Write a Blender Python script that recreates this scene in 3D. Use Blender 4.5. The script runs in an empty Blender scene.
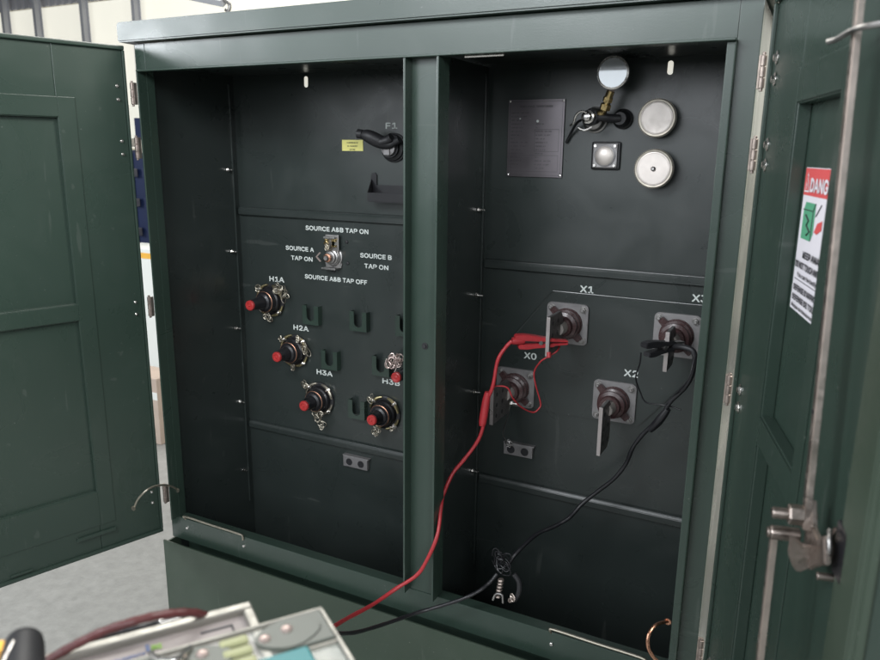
import bpy, bmesh, math, random
from mathutils import Vector, Matrix
random.seed(7)
PI = math.pi
scn = bpy.context.scene
COL = scn.collection
V = Vector

# ------------------------------------------------------------------ camera data (solved from the photograph's vanishing points)
CAM = V((1.84240, -1.62964, 1.20865))
RX = V((0.8890, 0.4574, 0.0118)); RY = V((0.1164, -0.2013, -0.9726)); RZ = V((-0.4425, 0.8662, -0.2322))
FPX = 742.46
def at(px, py, y):                       # the point of the vertical plane at depth y that is seen at (px, py)
    d = RX*((px-440)/FPX) + RY*((py-330)/FPX) + RZ
    return CAM + d*((y-CAM.y)/d.y)
def atz(px, py, z):
    d = RX*((px-440)/FPX) + RY*((py-330)/FPX) + RZ
    return CAM + d*((z-CAM.z)/d.z)

# ------------------------------------------------------------------ materials
def mat(name, col, rough=.5, metal=0, spec=.5, bump=0, bscale=200, var=0, vscale=3, rvar=0, emit=None, estr=0, coat=0, alpha=1, trans=0, stretch=None, wear=0):
    m = bpy.data.materials.new(name); m.use_nodes = True
    nt = m.node_tree; N = nt.nodes; L = nt.links
    b = N['Principled BSDF']
    b.inputs['Base Color'].default_value = (*col, 1)
    b.inputs['Roughness'].default_value = rough
    b.inputs['Metallic'].default_value = metal
    b.inputs['Specular IOR Level'].default_value = spec
    b.inputs['Coat Weight'].default_value = coat
    b.inputs['Alpha'].default_value = alpha
    b.inputs['Transmission Weight'].default_value = trans
    if emit: b.inputs['Emission Color'].default_value = (*emit, 1); b.inputs['Emission Strength'].default_value = estr
    if var or rvar or bump:
        tc = N.new('ShaderNodeNewGeometry')
        src = tc.outputs['Position']
        if stretch:
            mp = N.new('ShaderNodeMapping'); mp.inputs['Scale'].default_value = stretch
            L.new(src, mp.inputs['Vector']); src = mp.outputs['Vector']
    if var:
        n = N.new('ShaderNodeTexNoise'); n.inputs['Scale'].default_value = vscale; n.inputs['Detail'].default_value = 6
        L.new(src, n.inputs['Vector'])
        r = N.new('ShaderNodeMapRange'); r.inputs[1].default_value = .3; r.inputs[2].default_value = .7
        r.inputs[3].default_value = 1-var; r.inputs[4].default_value = 1+var
        L.new(n.outputs['Fac'], r.inputs[0])
        mx = N.new('ShaderNodeVectorMath'); mx.operation = 'SCALE'; mx.inputs[0].default_value = col
        L.new(r.outputs[0], mx.inputs['Scale']); L.new(mx.outputs[0], b.inputs['Base Color'])
    if wear:
        def mask(scale, lo, hi, st=None, det=8, dist=0):
            v = tc.outputs['Position']
            if st:
                mp = N.new('ShaderNodeMapping'); mp.inputs['Scale'].default_value = st; mp.inputs['Rotation'].default_value = (.3,.2,.25)
                L.new(v, mp.inputs['Vector']); v = mp.outputs['Vector']
            q = N.new('ShaderNodeTexNoise'); q.inputs['Scale'].default_value = scale; q.inputs['Detail'].default_value = det; q.inputs['Distortion'].default_value = dist
            L.new(v, q.inputs['Vector'])
            k = N.new('ShaderNodeMapRange'); k.inputs[1].default_value = lo; k.inputs[2].default_value = hi; L.new(q.outputs['Fac'], k.inputs[0]); return k.outputs[0]
        def mixin(fac, colr, amt):
            ml = N.new('ShaderNodeMath'); ml.operation = 'MULTIPLY'; ml.inputs[1].default_value = amt; L.new(fac, ml.inputs[0])
            x = N.new('ShaderNodeMix'); x.data_type = 'RGBA'
            L.new(ml.outputs[0], x.inputs[0]); L.new(b.inputs['Base Color'].links[0].from_socket, x.inputs[6]); x.inputs[7].default_value = (*colr, 1)
            L.new(x.outputs[2], b.inputs['Base Color'])
        mixin(mask(6, .56, .74, dist=.8), (.16,.17,.155), .07*wear)                # dusty hand marks
        mixin(mask(30, .69, .72, (1,1,.10), 5), (.22,.23,.21), .14*wear)           # runs and drips
        mixin(mask(22, .70, .715, (.12,1,1), 6), (.25,.26,.24), .12*wear)          # level scratches
        mixin(mask(140, .74, .76, None, 3), (.30,.30,.28), .5*wear)                # specks
    if rvar:
        n = N.new('ShaderNodeTexNoise'); n.inputs['Scale'].default_value = vscale*1.7; n.inputs['Detail'].default_value = 8; n.inputs['Distortion'].default_value = 1.2
        L.new(src, n.inputs['Vector'])
        r = N.new('ShaderNodeMapRange'); r.inputs[1].default_value = .35; r.inputs[2].default_value = .7
        r.inputs[3].default_value = max(.03, rough-rvar); r.inputs[4].default_value = min(1, rough+rvar)
        L.new(n.outputs['Fac'], r.inputs[0]); L.new(r.outputs[0], b.inputs['Roughness'])
    if bump:
        n = N.new('ShaderNodeTexNoise'); n.inputs['Scale'].default_value = bscale; n.inputs['Detail'].default_value = 3
        L.new(src, n.inputs['Vector'])
        bp = N.new('ShaderNodeBump'); bp.inputs['Strength'].default_value = bump; bp.inputs['Distance'].default_value = .001
        L.new(n.outputs['Fac'], bp.inputs['Height']); L.new(bp.outputs[0], b.inputs['Normal'])
        if wear:                                                  # slight buckling of the sheet
            n2 = N.new('ShaderNodeTexNoise'); n2.inputs['Scale'].default_value = 2.6; n2.inputs['Detail'].default_value = 1; L.new(src, n2.inputs['Vector'])
            b2 = N.new('ShaderNodeBump'); b2.inputs['Strength'].default_value = .8; b2.inputs['Distance'].default_value = .010
            L.new(n2.outputs['Fac'], b2.inputs['Height']); L.new(b2.outputs[0], bp.inputs['Normal'])
    return m
M = dict(
 paint = mat('green_paint', (.025,.043,.033), .31, 0, .60, .16, 320, .08, 2.2, .05, wear=.6),
 paint_shaded = mat('green_paint_shaded', (.024,.031,.029), .31, 0, .66, .16, 320, .08, 3.5, .05, wear=.6),  # same cabinet green, interior shade put into a darker base colour
 paint_olive = mat('green_paint_tank', (.033,.050,.034), .42, 0, .5, .14, 320, .10, 2.5, .10, wear=.6),
 white_ink = mat('white_lettering', (.62,.66,.63), .55),
 black_ink = mat('black_lettering', (.03,.03,.035), .6),
 red_ink = mat('red_sign_ink', (.62,.09,.09), .45),
 green_ink = mat('green_sign_ink', (.09,.33,.19), .5),
 white_vinyl = mat('white_vinyl', (.72,.69,.73), .42, var=.03, vscale=20),
 yellow_vinyl = mat('yellow_vinyl', (.72,.68,.22), .45),
 rubber = mat('black_rubber', (.012,.012,.014), .38, rvar=.1, vscale=15),
 blackpl = mat('black_plastic', (.016,.016,.018), .5, bump=.2, bscale=90),
 redcap = mat('red_plastic', (.40,.030,.030), .4),
 redrub = mat('red_insulation', (.36,.026,.032), .42, var=.08, vscale=40),
 maroon = mat('maroon_insulation', (.085,.022,.022), .4, var=.15, vscale=30),
 copper = mat('copper', (.62,.33,.22), .38, 1, rvar=.12, vscale=60),
 tan_cu = mat('tinned_copper', (.50,.46,.38), .42, 1, rvar=.12, vscale=60),
 brass = mat('brass', (.55,.42,.20), .34, 1, rvar=.12, vscale=40),
 zinc = mat('yellow_zinc', (.50,.43,.24), .36, 1, var=.25, vscale=50),
 steel = mat('stainless_steel', (.62,.60,.57), .28, 1, rvar=.12, vscale=30),
 dullsteel = mat('dull_steel', (.36,.35,.34), .45, 1, rvar=.12, vscale=30, bump=.2),
 rod = mat('galvanised_rod', (.58,.50,.45), .40, 1, var=.10, vscale=40, rvar=.1),
 galv = mat('grey_casting', (.26,.25,.25), .48, .55, var=.12, vscale=25, rvar=.1, bump=.3, bscale=120),
 bar = mat('terminal_bar_face', (.16,.15,.145), .42, .6, var=.25, vscale=30, rvar=.12),
 baredge = mat('tinned_bar', (.46,.42,.41), .35, .8, rvar=.1),
 epoxy = mat('brown_epoxy', (.060,.032,.032), .3, rvar=.1, vscale=30),
 alu = mat('brushed_disc', (.62,.57,.53), .48, .7, var=.10, vscale=25, rvar=.05),
 nameplate = mat('etched_plate', (.17,.155,.165), .32, .9, var=.05, vscale=9, rvar=.03),
 etch = mat('etched_print', (.06,.055,.06), .5),
 glass = mat('gauge_glass', (.55,.58,.60), .06, .25, coat=.6),
 dial = mat('dial_face', (.7,.7,.68), .4),
 floor = mat('concrete_floor', (.34,.34,.325), .48, bump=.8, bscale=70, var=.10, vscale=22, rvar=.2),
 near_black = mat('near_black_base', (.004,.005,.005), .85, spec=.15, bump=.4, bscale=60),  # even near-black for the bottom panel and base shelf
 wallc = mat('cream_wall', (.80,.77,.66), .7, var=.03, vscale=2),
 lit = mat('daylit_panel', (.8,.78,.68), .6, emit=(1,.975,.86), estr=.62, var=.02, vscale=2),
 column = mat('column_steel', (.42,.43,.46), .55, var=.06, vscale=3),
 corr = mat('corrugated_sheet', (.50,.50,.53), .5, .2, var=.06),
 blue = mat('blue_paint', (.008,.016,.055), .4, var=.1),
 card = mat('cardboard', (.50,.40,.33), .8, var=.08, vscale=8),
 whitebox = mat('white_carton', (.78,.80,.76), .6, var=.04),
 orange = mat('orange_label', (.85,.45,.06), .5),
 casealu = mat('case_rim', (.31,.30,.27), .38, .55, rvar=.1, vscale=25),
 panel = mat('instrument_panel', (.30,.265,.255), .5, bump=.2, bscale=300),
 blue_ink = mat('blue_ink', (.07,.11,.24), .5),
 lime_ink = mat('lime_ink', (.22,.42,.05), .5),
 teal = mat('teal_plastic', (.015,.16,.17), .4),
 yel = mat('pale_yellow_plastic', (.30,.31,.17), .45),
 clear = mat('clear_plastic', (.72,.74,.68), .12, alpha=.30, spec=.6),
 greypl = mat('grey_plastic', (.095,.105,.090), .4),
 pinkm = mat('pinkish_steel', (.62,.50,.46), .35, .8),
 latchm = mat('worn_latch_steel', (.34,.29,.26), .40, 1, var=.22, vscale=35, rvar=.12, bump=.2),
 rimm = mat('knurled_rim', (.36,.33,.28), .42, .9, var=.2, vscale=60),
 hingem = mat('worn_hinge', (.30,.25,.22), .45, .8, var=.3, vscale=60),
 greenglow = mat('pale_green_sheet', (.66,.76,.70), .5, var=.08, vscale=2),
)

# ------------------------------------------------------------------ mesh helpers
def nb(): return bmesh.new()
def bx(bm, a, b, bev=0, mi=0, mtx=None):
    t = bmesh.new()
    bmesh.ops.create_cube(t, size=1)
    a, b = V(a), V(b); c = (a+b)/2; s = b-a
    for v in t.verts: v.co = V((v.co.x*s.x+c.x, v.co.y*s.y+c.y, v.co.z*s.z+c.z))
    if bev: bmesh.ops.bevel(t, geom=t.edges[:], offset=bev, segments=2, profile=.6, affect='EDGES')
    merge(bm, t, mi, mtx)
def merge(bm, t, mi=0, mtx=None, smooth=False):
    for f in t.faces: f.smooth = smooth
    if mtx: t.transform(mtx)
    for f in t.faces: f.material_index = mi
    me = bpy.data.meshes.new('tmp'); t.to_mesh(me); t.free()
    n = len(bm.faces); bm.from_mesh(me); bpy.data.meshes.remove(me)
    bm.faces.ensure_lookup_table()
    for f in bm.faces[n:]: f.material_index = mi
def frame_of(d):
    d = V(d).normalized(); u = d.cross(V((0,0,1)))
    if u.length < 1e-3: u = d.cross(V((1,0,0)))
    u.normalize(); w = d.cross(u).normalized()
    return u, w
def lathe(bm, o, d, prof, seg=32, mi=0, spin=0):      # prof: list of (distance along d, radius)
    o = V(o); d = V(d).normalized(); u, w = frame_of(d); t = bmesh.new(); rings = []
    for (h, r) in prof:
        rings.append([t.verts.new(o+d*h+(u*math.cos(spin+2*PI*k/seg)+w*math.sin(spin+2*PI*k/seg))*max(r,1e-5)) for k in range(seg)])
    for a, b in zip(rings, rings[1:]):
        for k in range(seg): t.faces.new((a[k], a[(k+1)%seg], b[(k+1)%seg], b[k]))
    t.faces.new(rings[0][::-1]); t.faces.new(rings[-1])
    bmesh.ops.recalc_face_normals(t, faces=t.faces[:])
    merge(bm, t, mi, None, seg > 8)
def cyl(bm, o, d, r, l, seg=24, mi=0, bev=0):
    bev = bev or min(r, l)*.15
    lathe(bm, o, d, [(0, r-bev), (bev, r), (l-bev, r), (l, r-bev)], seg, mi)
def hexnut(bm, o, d, r, l, mi=0, stud=0):
    lathe(bm, o, d, [(0, r), (l*.85, r), (l, r*.85)], 6, mi, random.random())
    if stud: cyl(bm, V(o)+V(d).normalized()*l*.9, d, r*.5, stud, 10, mi)
def spline(pts, n=8):
    P = [V(p) for p in pts]; P = [P[0]*2-P[1]] + P + [P[-1]*2-P[-2]]; out = []
    for i in range(1, len(P)-2):
        for k in range(n):
            t = k/n; a, b, c, d = P[i-1:i+3]
            out.append(.5*((2*b)+(c-a)*t+(2*a-5*b+4*c-d)*t*t+(3*b-a-3*c+d)*t**3))
    out.append(P[-2]); return out
def tube(bm, pts, r, seg=10, n=8, mi=0, smooth=True, jit=0):
    P = spline(pts, n) if smooth else [V(p) for p in pts]
    if jit: rj = random.Random(len(P)); P = [p+V((rj.gauss(0,jit),rj.gauss(0,jit),rj.gauss(0,jit))) for p in P[:1]] + [p+V((rj.gauss(0,jit),rj.gauss(0,jit),rj.gauss(0,jit))) for p in P[1:]]
    t = bmesh.new(); rings = []; u = None
    for i, p in enumerate(P):
        d = (P[min(i+1, len(P)-1)]-P[max(i-1, 0)]).normalized()
        if u is None: u, w = frame_of(d)
        else:
            u = (u - d*u.dot(d)); u = u.normalized() if u.length > 1e-5 else frame_of(d)[0]
            w = d.cross(u)
        rr = r(i/(len(P)-1)) if callable(r) else r
        rings.append([t.verts.new(p+(u*math.cos(2*PI*k/seg)+w*math.sin(2*PI*k/seg))*rr) for k in range(seg)])
    for a, b in zip(rings, rings[1:]):
        for k in range(seg): t.faces.new((a[k], a[(k+1)%seg], b[(k+1)%seg], b[k]))
    t.faces.new(rings[0][::-1]); t.faces.new(rings[-1])
    bmesh.ops.recalc_face_normals(t, faces=t.faces[:])
    merge(bm, t, mi, None, True)
def prism(bm, pts, d, mi=0, bev=0):      # polygon (3-D points) extruded by vector d
    t = bmesh.new(); d = V(d)
    f = t.faces.new([t.verts.new(V(p)) for p in pts])
    r = bmesh.ops.extrude_face_region(t, geom=[f])
    bmesh.ops.translate(t, vec=d, verts=[g for g in r['geom'] if isinstance(g, bmesh.types.BMVert)])
    bmesh.ops.recalc_face_normals(t, faces=t.faces[:])
    if bev: bmesh.ops.bevel(t, geom=t.edges[:], offset=bev, segments=2, affect='EDGES')
    merge(bm, t, mi)
FONT = None
try:
    FONT = bpy.data.fonts.load(bpy.utils.system_resource('DATAFILES', path='fonts') + '/Inter.woff2')
except Exception: FONT = None
def txt(bm, s, o, xa, up, size, mi=0, depth=.0004, align='LEFT', bold=.012, sx=1, fit=None):
    cu = bpy.data.curves.new('t', 'FONT'); cu.body = s; cu.size = size; cu.extrude = 0; cu.align_x = align
    cu.resolution_u = 3
    if FONT: cu.font = FONT
    ob = bpy.data.objects.new('t', cu); COL.objects.link(ob)
    bpy.context.view_layer.update()
    me = bpy.data.meshes.new_from_object(ob.evaluated_get(bpy.context.evaluated_depsgraph_get()))
    bpy.data.objects.remove(ob); bpy.data.curves.remove(cu)
    if fit:
        X = [v.co.x for v in me.vertices]; sx = fit/(max(X)-min(X))
    xa = V(xa).normalized(); up = V(up).normalized(); nn = xa.cross(up); o = V(o)
    for k, (ox, oz) in enumerate(((0,0),(1,.4),(-1,-.4),(.4,-1),(-.4,1)) if bold else ((0,0),)):
        t = bmesh.new(); t.from_mesh(me)
        for v in t.verts: v.co = o + xa*(v.co.x*sx+ox*bold*size) + up*(v.co.y+oz*bold*size) + nn*(depth+.00006*k)
        merge(bm, t, mi)
    bpy.data.meshes.remove(me)
def obj(name, bm, mats, parent=None, loc=(0,0,0), rotz=0, label=None, ang=35, local=True):
    me = bpy.data.meshes.new(name)
    if not local: bmesh.ops.translate(bm, vec=-V(loc), verts=bm.verts[:])
    bm.to_mesh(me); bm.free()
    for m in (mats if isinstance(mats, (list, tuple)) else [mats]): me.materials.append(M[m])
    keep = [p.use_smooth for p in me.polygons]
    me.set_sharp_from_angle(angle=math.radians(ang))
    me.polygons.foreach_set('use_smooth', keep)
    o = bpy.data.objects.new(name, me); COL.objects.link(o)
    o.location = loc; o.rotation_euler = (0, 0, rotz)
    if parent: o.parent = parent
    if label: o['label'] = label
    return o
def tag(o, label, cat, group=None, kind=None):
    o['label'] = label; o['category'] = cat
    if group: o['group'] = group
    if kind: o['kind'] = kind
    return o
def thing(name, loc, label, cat, group=None, rotz=0):
    o = bpy.data.objects.new(name, None); COL.objects.link(o); o.location = loc; o.rotation_euler = (0,0,rotz)
    return tag(o, label, cat, group)

D = .40              # depth of the tank wall behind the front frame
HT = 1.43; XR = 1.695
FZ = -.62
F_ = (0,-1,0)        # outward from the tank wall
# ================================================================== THE CABINET
cab = thing('transformer_cabinet', (0,0,0), 'large dark green steel transformer cabinet with both doors open, standing on the concrete floor', 'transformer')
b = nb(); bx(b, (0,D,-.27), (XR,D+.012,1.50)); obj('tank_wall', b, 'paint_shaded', cab)
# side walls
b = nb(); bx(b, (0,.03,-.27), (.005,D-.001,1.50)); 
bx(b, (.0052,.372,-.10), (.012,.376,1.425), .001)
obj('side_wall', b, 'paint_shaded', cab)
b = nb(); bx(b, (XR-.005,.03,-.27), (XR,D-.001,1.50)); obj('side_wall', b, 'paint_shaded', cab)
b = nb(); bx(b, (.945,.031,-.249), (.951,D-.001,1.445)); bx(b, (.9512,.372,-.10), (.957,.376,1.425), .001); obj('partition', b, 'paint_shaded', cab)
b = nb(); bx(b, (.006,.031,1.452), (XR-.006,D-.001,1.462)); obj('ceiling_panel', b, 'paint_shaded', cab)
b = nb(); bx(b, (.006,.032,-.26), (XR-.006,D-.001,-.25)); obj('bottom_panel', b, 'near_black', cab)
# front frame with forward lips round both openings
LP = -.032
b = nb()
bx(b, (0,0,-.069), (.040,.029,1.505), .0015)
obj('frame_stile', b, 'paint', cab)
b = nb(); bx(b, (.921,.0,.012), (1.013,.028,1.4295), .001); obj('centre_post', b, 'paint', cab)
b = nb(); bx(b, (1.652,0,-.069), (XR,.029,1.505), .0015); obj('frame_stile', b, 'paint', cab)
b = nb(); bx(b, (.0405,.0,1.4305), (1.6515,.0285,1.506), .001); obj('header', b, 'paint', cab)
b = nb(); bx(b, (.0405,-.0025,-.067), (1.6515,.03,.014), .002); bx(b, (.041,.03,-.24), (1.651,.034,.013)); obj('sill', b, 'paint', cab)
b = nb()
bx(b, (.034,LP,.0145), (.0395,-.0002,1.4245), .0012)
obj('door_stop_lip', b, 'paint', cab)
b = nb(); bx(b, (.9205,LP,.0145), (.926,-.0002,1.4245), .0012); bx(b, (1.009,LP,.0145), (1.0145,-.0002,1.4245), .0012); obj('door_stop_lip', b, 'paint', cab)
b = nb(); bx(b, (1.636,LP*.6,.0145), (1.653,-.0002,1.4245), .002); obj('door_stop_lip', b, 'paint', cab)
b = nb(); bx(b, (.034,LP-.001,1.4248), (1.653,-.0002,1.4302), .0015); obj('door_stop_lip', b, 'paint', cab)
b = nb()
for x in (.967,): cyl(b, (x,-.0002,.724), (0,-1,0), .009, .002, 24); cyl(b, (x,-.0022,.724), (0,-1,0), .005, .004, 16)
obj('latch_hole', b, 'blackpl', cab)
# roof
b = nb()
prism(b, [(-.035,-.03,1.508),(-.035,-.03,1.562),(-.035,.20,1.59),(-.035,.95,1.56),(-.035,.95,1.508)], (XR+.07,0,0), bev=.004)
obj('roof', b, 'paint', cab)
# tank base below
b = nb()
bx(b, (-.002,-.040,FZ+.02), (XR+.002,-.034,-.064), .0015)
bx(b, (-.002,-.034,FZ+.02), (.004,.9,-.075)); bx(b, (XR-.004,-.034,FZ+.02), (XR+.002,.9,-.075))
obj('base_panel', b, 'paint_olive', cab)
b = nb(); bx(b, (.005,-.033,-.16), (XR-.005,.028,-.15)); obj('base_shelf', b, 'near_black', cab)
b = nb(); bx(b, (.0,D+.013,-.6), (XR,.95,1.507)); obj('tank_body', b, 'paint_olive', cab)

# tank wall stiffeners
def rail(x0, x1, zt, zb):
    b = nb()
    prism(b, [(x0,D,zt+.004),(x0,D-.012,zt+.001),(x0,D-.016,zt-.006),(x0,D-.016,zb-.002),(x0,D-.006,zb-.008),(x0,D,zb-.008)], (x1-x0,0,0), bev=.0015)
    obj('stiffener', b, 'paint_shaded', cab)
rail(.013,.944,1.013,.994); rail(.013,.944,.224,.203)
rail(.958,1.689,.900,.882); rail(.958,1.689,.212,.190)
# raised bolted panel in the right compartment
poly = [(1.171,.824),(1.689,.824),(1.689,.72),(1.60,.655),(1.441,.457),(1.09,.457),(1.015,.53),(1.015,.625)]
b = nb(); prism(b, [(x,D,z) for x,z in poly], (0,-.006,0), bev=.0025)
tube(b, [(x,D-.0035,z+.001) for x,z in poly[:2]], .0021, 8, mi=0, smooth=False)
tube(b, [(poly[k%8][0],D-.0035,poly[k%8][1]) for k in (7,8)], .0028, 8, smooth=False)
obj('reinforcing_plate', b, 'paint_shaded', cab)

# lettering
def letter(s, p, size, align='LEFT', y=D, bold=.022, fit=None):
    b = nb(); txt(b, s, (p[0], y-.0004, p[1]), (1,0,0), (0,0,1), size, align=align, bold=bold, fit=fit, depth=.0006)
    return obj('lettering', b, 'white_ink', cab)
letter('F1', (.607,1.279), .033, fit=.040)
letter('SOURCE A&B TAP ON', (.292,.951), .0270, fit=.249)
letter('SOURCE A', (.265,.878), .0270, 'CENTER', fit=.118); letter('TAP ON', (.273,.845), .0270, 'CENTER', fit=.090)
letter('SOURCE B', (.570,.874), .0270, 'CENTER', fit=.118); letter('TAP ON', (.572,.840), .0270, 'CENTER', fit=.090)
letter('SOURCE A&B TAP OFF', (.283,.785), .0270, fit=.251)
letter('H1A', (.126,.762), .033, fit=.064); letter('H2A', (.225,.598), .033, fit=.064); letter('H3A', (.320,.449), .033, fit=.066); letter('H3B', (.590,.457), .033, fit=.066)
for s, x, z in (('X1',1.250,.829),('X0',1.092,.614),('X2',1.392,.604),('X3',1.555,.833)):
    letter(s, (x,z), .036, y=D-.006 if s in ('X0','X2') else D, fit=.038)
# small slots near the roof, their daylight put in as glowing plates
for p in ((.312,1.425),(1.452,1.425)):
    b = nb(); z0 = p[1]
    prism(b, [(p[0]+.007*math.cos(a), D, z0+(.010 if math.sin(a)>0 else -.010)+.007*math.sin(a)) for a in [k*PI/8+.01 for k in range(16)]], (0,-.0015,0))
    obj('lifting_slot', b, 'lit', cab)

# studs with nuts on the side wall flanges
def stud(p, d):
    b = nb(); cyl(b, p, d, .0075, .002, 16); hexnut(b, V(p)+V(d)*.002, d, .0062, .005, stud=.016)
    obj('stud_nut', b, 'steel', cab, ang=30)
for px, py in ((239,170),(241,252),(246,329),(250,403),(254,472)):
    q = at(px, py, .355); stud((.006,.350,q.z), (1,0,0))
for z in (1.05,.80,.50,.24): stud((.952,.345,z), (1,0,0))

# ---------------------------------------------------------------- retaining rods and hinge hardware
def chrome(pts, r=.0035):
    b = nb(); tube(b, pts, r, 10, 4); obj('holding_rod', b, 'tan_cu', cab)
chrome([(.068,.0,.010),(.066,-.006,.020),(.075,-.006,.024),(.19,-.006,.022),(.305,-.006,.021),(.318,-.006,.016),(.319,-.006,.004)])
chrome([(1.342,.0,.010),(1.340,-.006,.022),(1.352,-.006,.026),(1.46,-.006,.024),(1.570,-.006,.023),(1.583,-.006,.016),(1.584,-.006,.004)])
b = nb(); tube(b, [(1.075,-.018,1.4215),(1.12,-.018,1.4215),(1.17,-.018,1.4215)], .0035, 8, 3); obj('holding_rod', b, 'steel', cab)
for x, z in ((.075,-.018),(.319,-.018),(1.345,-.02),(1.585,-.02)):
    b = nb(); hexnut(b, (x,-.0025,z), (0,-1,0), .005, .004); obj('screw', b, 'steel', cab)
HZ = (1.367, 1.212, .728, .09)
def hinge(x, y, z, sgn):
    b = nb(); L_ = .062
    for k in range(3): cyl(b, (x,y,z-L_/2+k*L_/3+.0006), (0,0,1), .0058, L_/3-.0012, 16)
    cyl(b, (x,y,z-L_/2-.005), (0,0,1), .0035, L_+.010, 12)
    a_, c_ = sorted((x+sgn*.004, x+sgn*.0085)); bx(b, (a_,y-.001,z-L_/2), (c_,y+.010,z+L_/2), .0005)
    obj('hinge', b, 'hingem', cab)
for z in HZ: hinge(-.010,-.011,z,1); hinge(1.7045,-.011,z,-1)

# ---------------------------------------------------------------- doors
def make_door(side):
    if side == 'L':
        u = V((-.317,-.948,0)); org = (-.017,-.026,0); W = .865; sg = 1; S0, S1 = .197, .66; dp = .014; c0 = .148
    else:
        u = V((.249,-.968,0)); org = (1.7215,-.026,0); W = .847; sg = -1; S0, S1 = .250, .492; dp = .022; c0 = .13
    rz = math.atan2(u.y, u.x); z0, z1 = -.040, 1.498
    def P(s, h, z): return V((s, sg*h, z))
    def box(b, s0, s1, h0, h1, za, zb, bev=.0015):
        a, c = P(s0,h0,za), P(s1,h1,zb)
        bx(b, (min(a.x,c.x),min(a.y,c.y),za), (max(a.x,c.x),max(a.y,c.y),zb), bev)
    # outer skin pan: the recess floor is the pan itself, the inner face is built of boards round the two recesses
    b = nb()
    box(b, .0, W, -dp-.004, -dp, z0, z1)                                   # skin
    box(b, .0, .006, -dp, .0, z0, z1, .001)                                # hinge edge
    door = obj('door', b, 'paint', cab, org, rz, 'left door, hinged on the far left stile' if side=='L' else 'right door, carrying the latch rods and the danger sign')
    # stiffening liner (raised faces)
    b = nb()
    box(b, .0062, S0, -dp+.0002, 0, z0+.003, z1-.003, .002)
    box(b, S1, W-.004, -dp+.0002, 0, z0+.003, z1-.003, .002)
    zt, zm1, zm0, zb_ = 1.291, .765, .712, .168
    box(b, S0+.0002, S1-.0002, -dp+.0002, -.0003, zt, z1-.003, .002)
    box(b, S0+.0002, S1-.0002, -dp+.0002, -.0003, zm0, zm1, .002)
    box(b, S0+.0002, S1-.0002, -dp+.0002, -.0003, z0+.003, zb_, .002)
    obj('door_liner', b, 'paint', door)
    # crease of the liner: thin doubler frame
    b = nb()
    box(b, c0, S0-.0025, .0002, .0022, .052, 1.347, .0008)
    box(b, S1+.003, S1+.045, .0002, .0022, .052, 1.347, .0008)
    box(b, S0-.0023, S1+.0028, .0002, .0020, zt+.003, 1.347, .0008)
    box(b, S0-.0023, S1+.0028, .0002, .0020, zm0+.003, zm1-.003, .0008)
    box(b, S0-.0023, S1+.0028, .0002, .0020, .052, zb_-.003, .0008)
    obj('stiffening_frame', b, 'paint', door)
    # return flanges round the pan
    b = nb(); fh = .014
    box(b, .0, W, .0003, fh*.6, z1-.012, z1, .003)
    box(b, .0, W, .0003, fh*.6, z0, z0+.012, .003)
    box(b, .0, .007, .0003, fh*.6, z0+.0125, z1-.0125, .002)
    if side == 'L': box(b, W-.010, W, .0003, fh, z0+.0125, z1-.0125, .003)
    obj('edge_flange', b, 'paint', door)
    if side == 'R':
        b = nb(); prism(b, [P(.744,.0004,z0+.013),P(.752,.010,z0+.013),P(.835,.016,z0+.013),P(.843,.012,z0+.013),P(.846,.0004,z0+.013)], (0,0,z1-z0-.026), bev=.003)
        obj('closing_edge', b, 'paint_olive', door)
    for z in HZ:
        for dz in (.019,-.019):
            b = nb(); o = P(.042 if side=='R' else .026,.0003,z+dz); n = V((0,sg,0))
            r = .0125 if side=='R' else .005
            cyl(b, o, n, r, .0016, 20); 
            lathe(b, o+n*.0016, n, [(0,r*.62),(.004,r*.6),(.005,r*.45)], 6)
            obj('hinge_bolt', b, 'steel', door)
    return door, P, sg
doorL, PL, _ = make_door('L')
doorR, PR, _ = make_door('R')
# left door: small retaining slot at foot
b = nb(); bx(b, (.15,.0024,.020), (.27,.008,.032), .0015); obj('liner_tab', b, 'paint', doorL)
b = nb(); bx(b, (.40,.0004,-.022), (.46,.006,-.016), .001); obj('liner_tab', b, 'paint', doorL)
# right door: danger sign on the recess floor, s .267 - .470, z .967 - 1.192
b = nb(); hs = -.0218
def sg_quad(bm, pts, h, mi):
    t = bmesh.new(); t.faces.new([t.verts.new(PR(s,h,z)) for s, z in pts]); merge(bm, t, mi)
def rect(s0,s1,z0,z1): return [(s0,z0),(s0,z1),(s1,z1),(s1,z0)]
a_, c_ = PR(.266,hs,.966), PR(.470,hs+.0005,1.193)
bx(b, (a_.x,min(a_.y,c_.y),a_.z), (c_.x,max(a_.y,c_.y),c_.z), 0, 0)
sg_quad(b, rect(.267,.469,1.150,1.192), hs+.0009, 1)
sg_quad(b, [(.271,1.155),(.286,1.186),(.301,1.155)], hs+.0013, 2)
sg_quad(b, [(.275,1.1575),(.286,1.181),(.297,1.1575)], hs+.0017, 1)
xa = (1,0,0); up = (0,0,1)
def st(s, p, size, mi, fit, align='CENTER', bold=.02): txt(b, s, PR(p[0],hs+.0013,p[1]), xa, up, size, mi, depth=.0006, align=align, fit=fit, bold=bold)
st('!', (.286,1.160), .018, 2, .004)
st('DANGER', (.306,1.157), .038, 2, .145, 'LEFT', .03)
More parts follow.
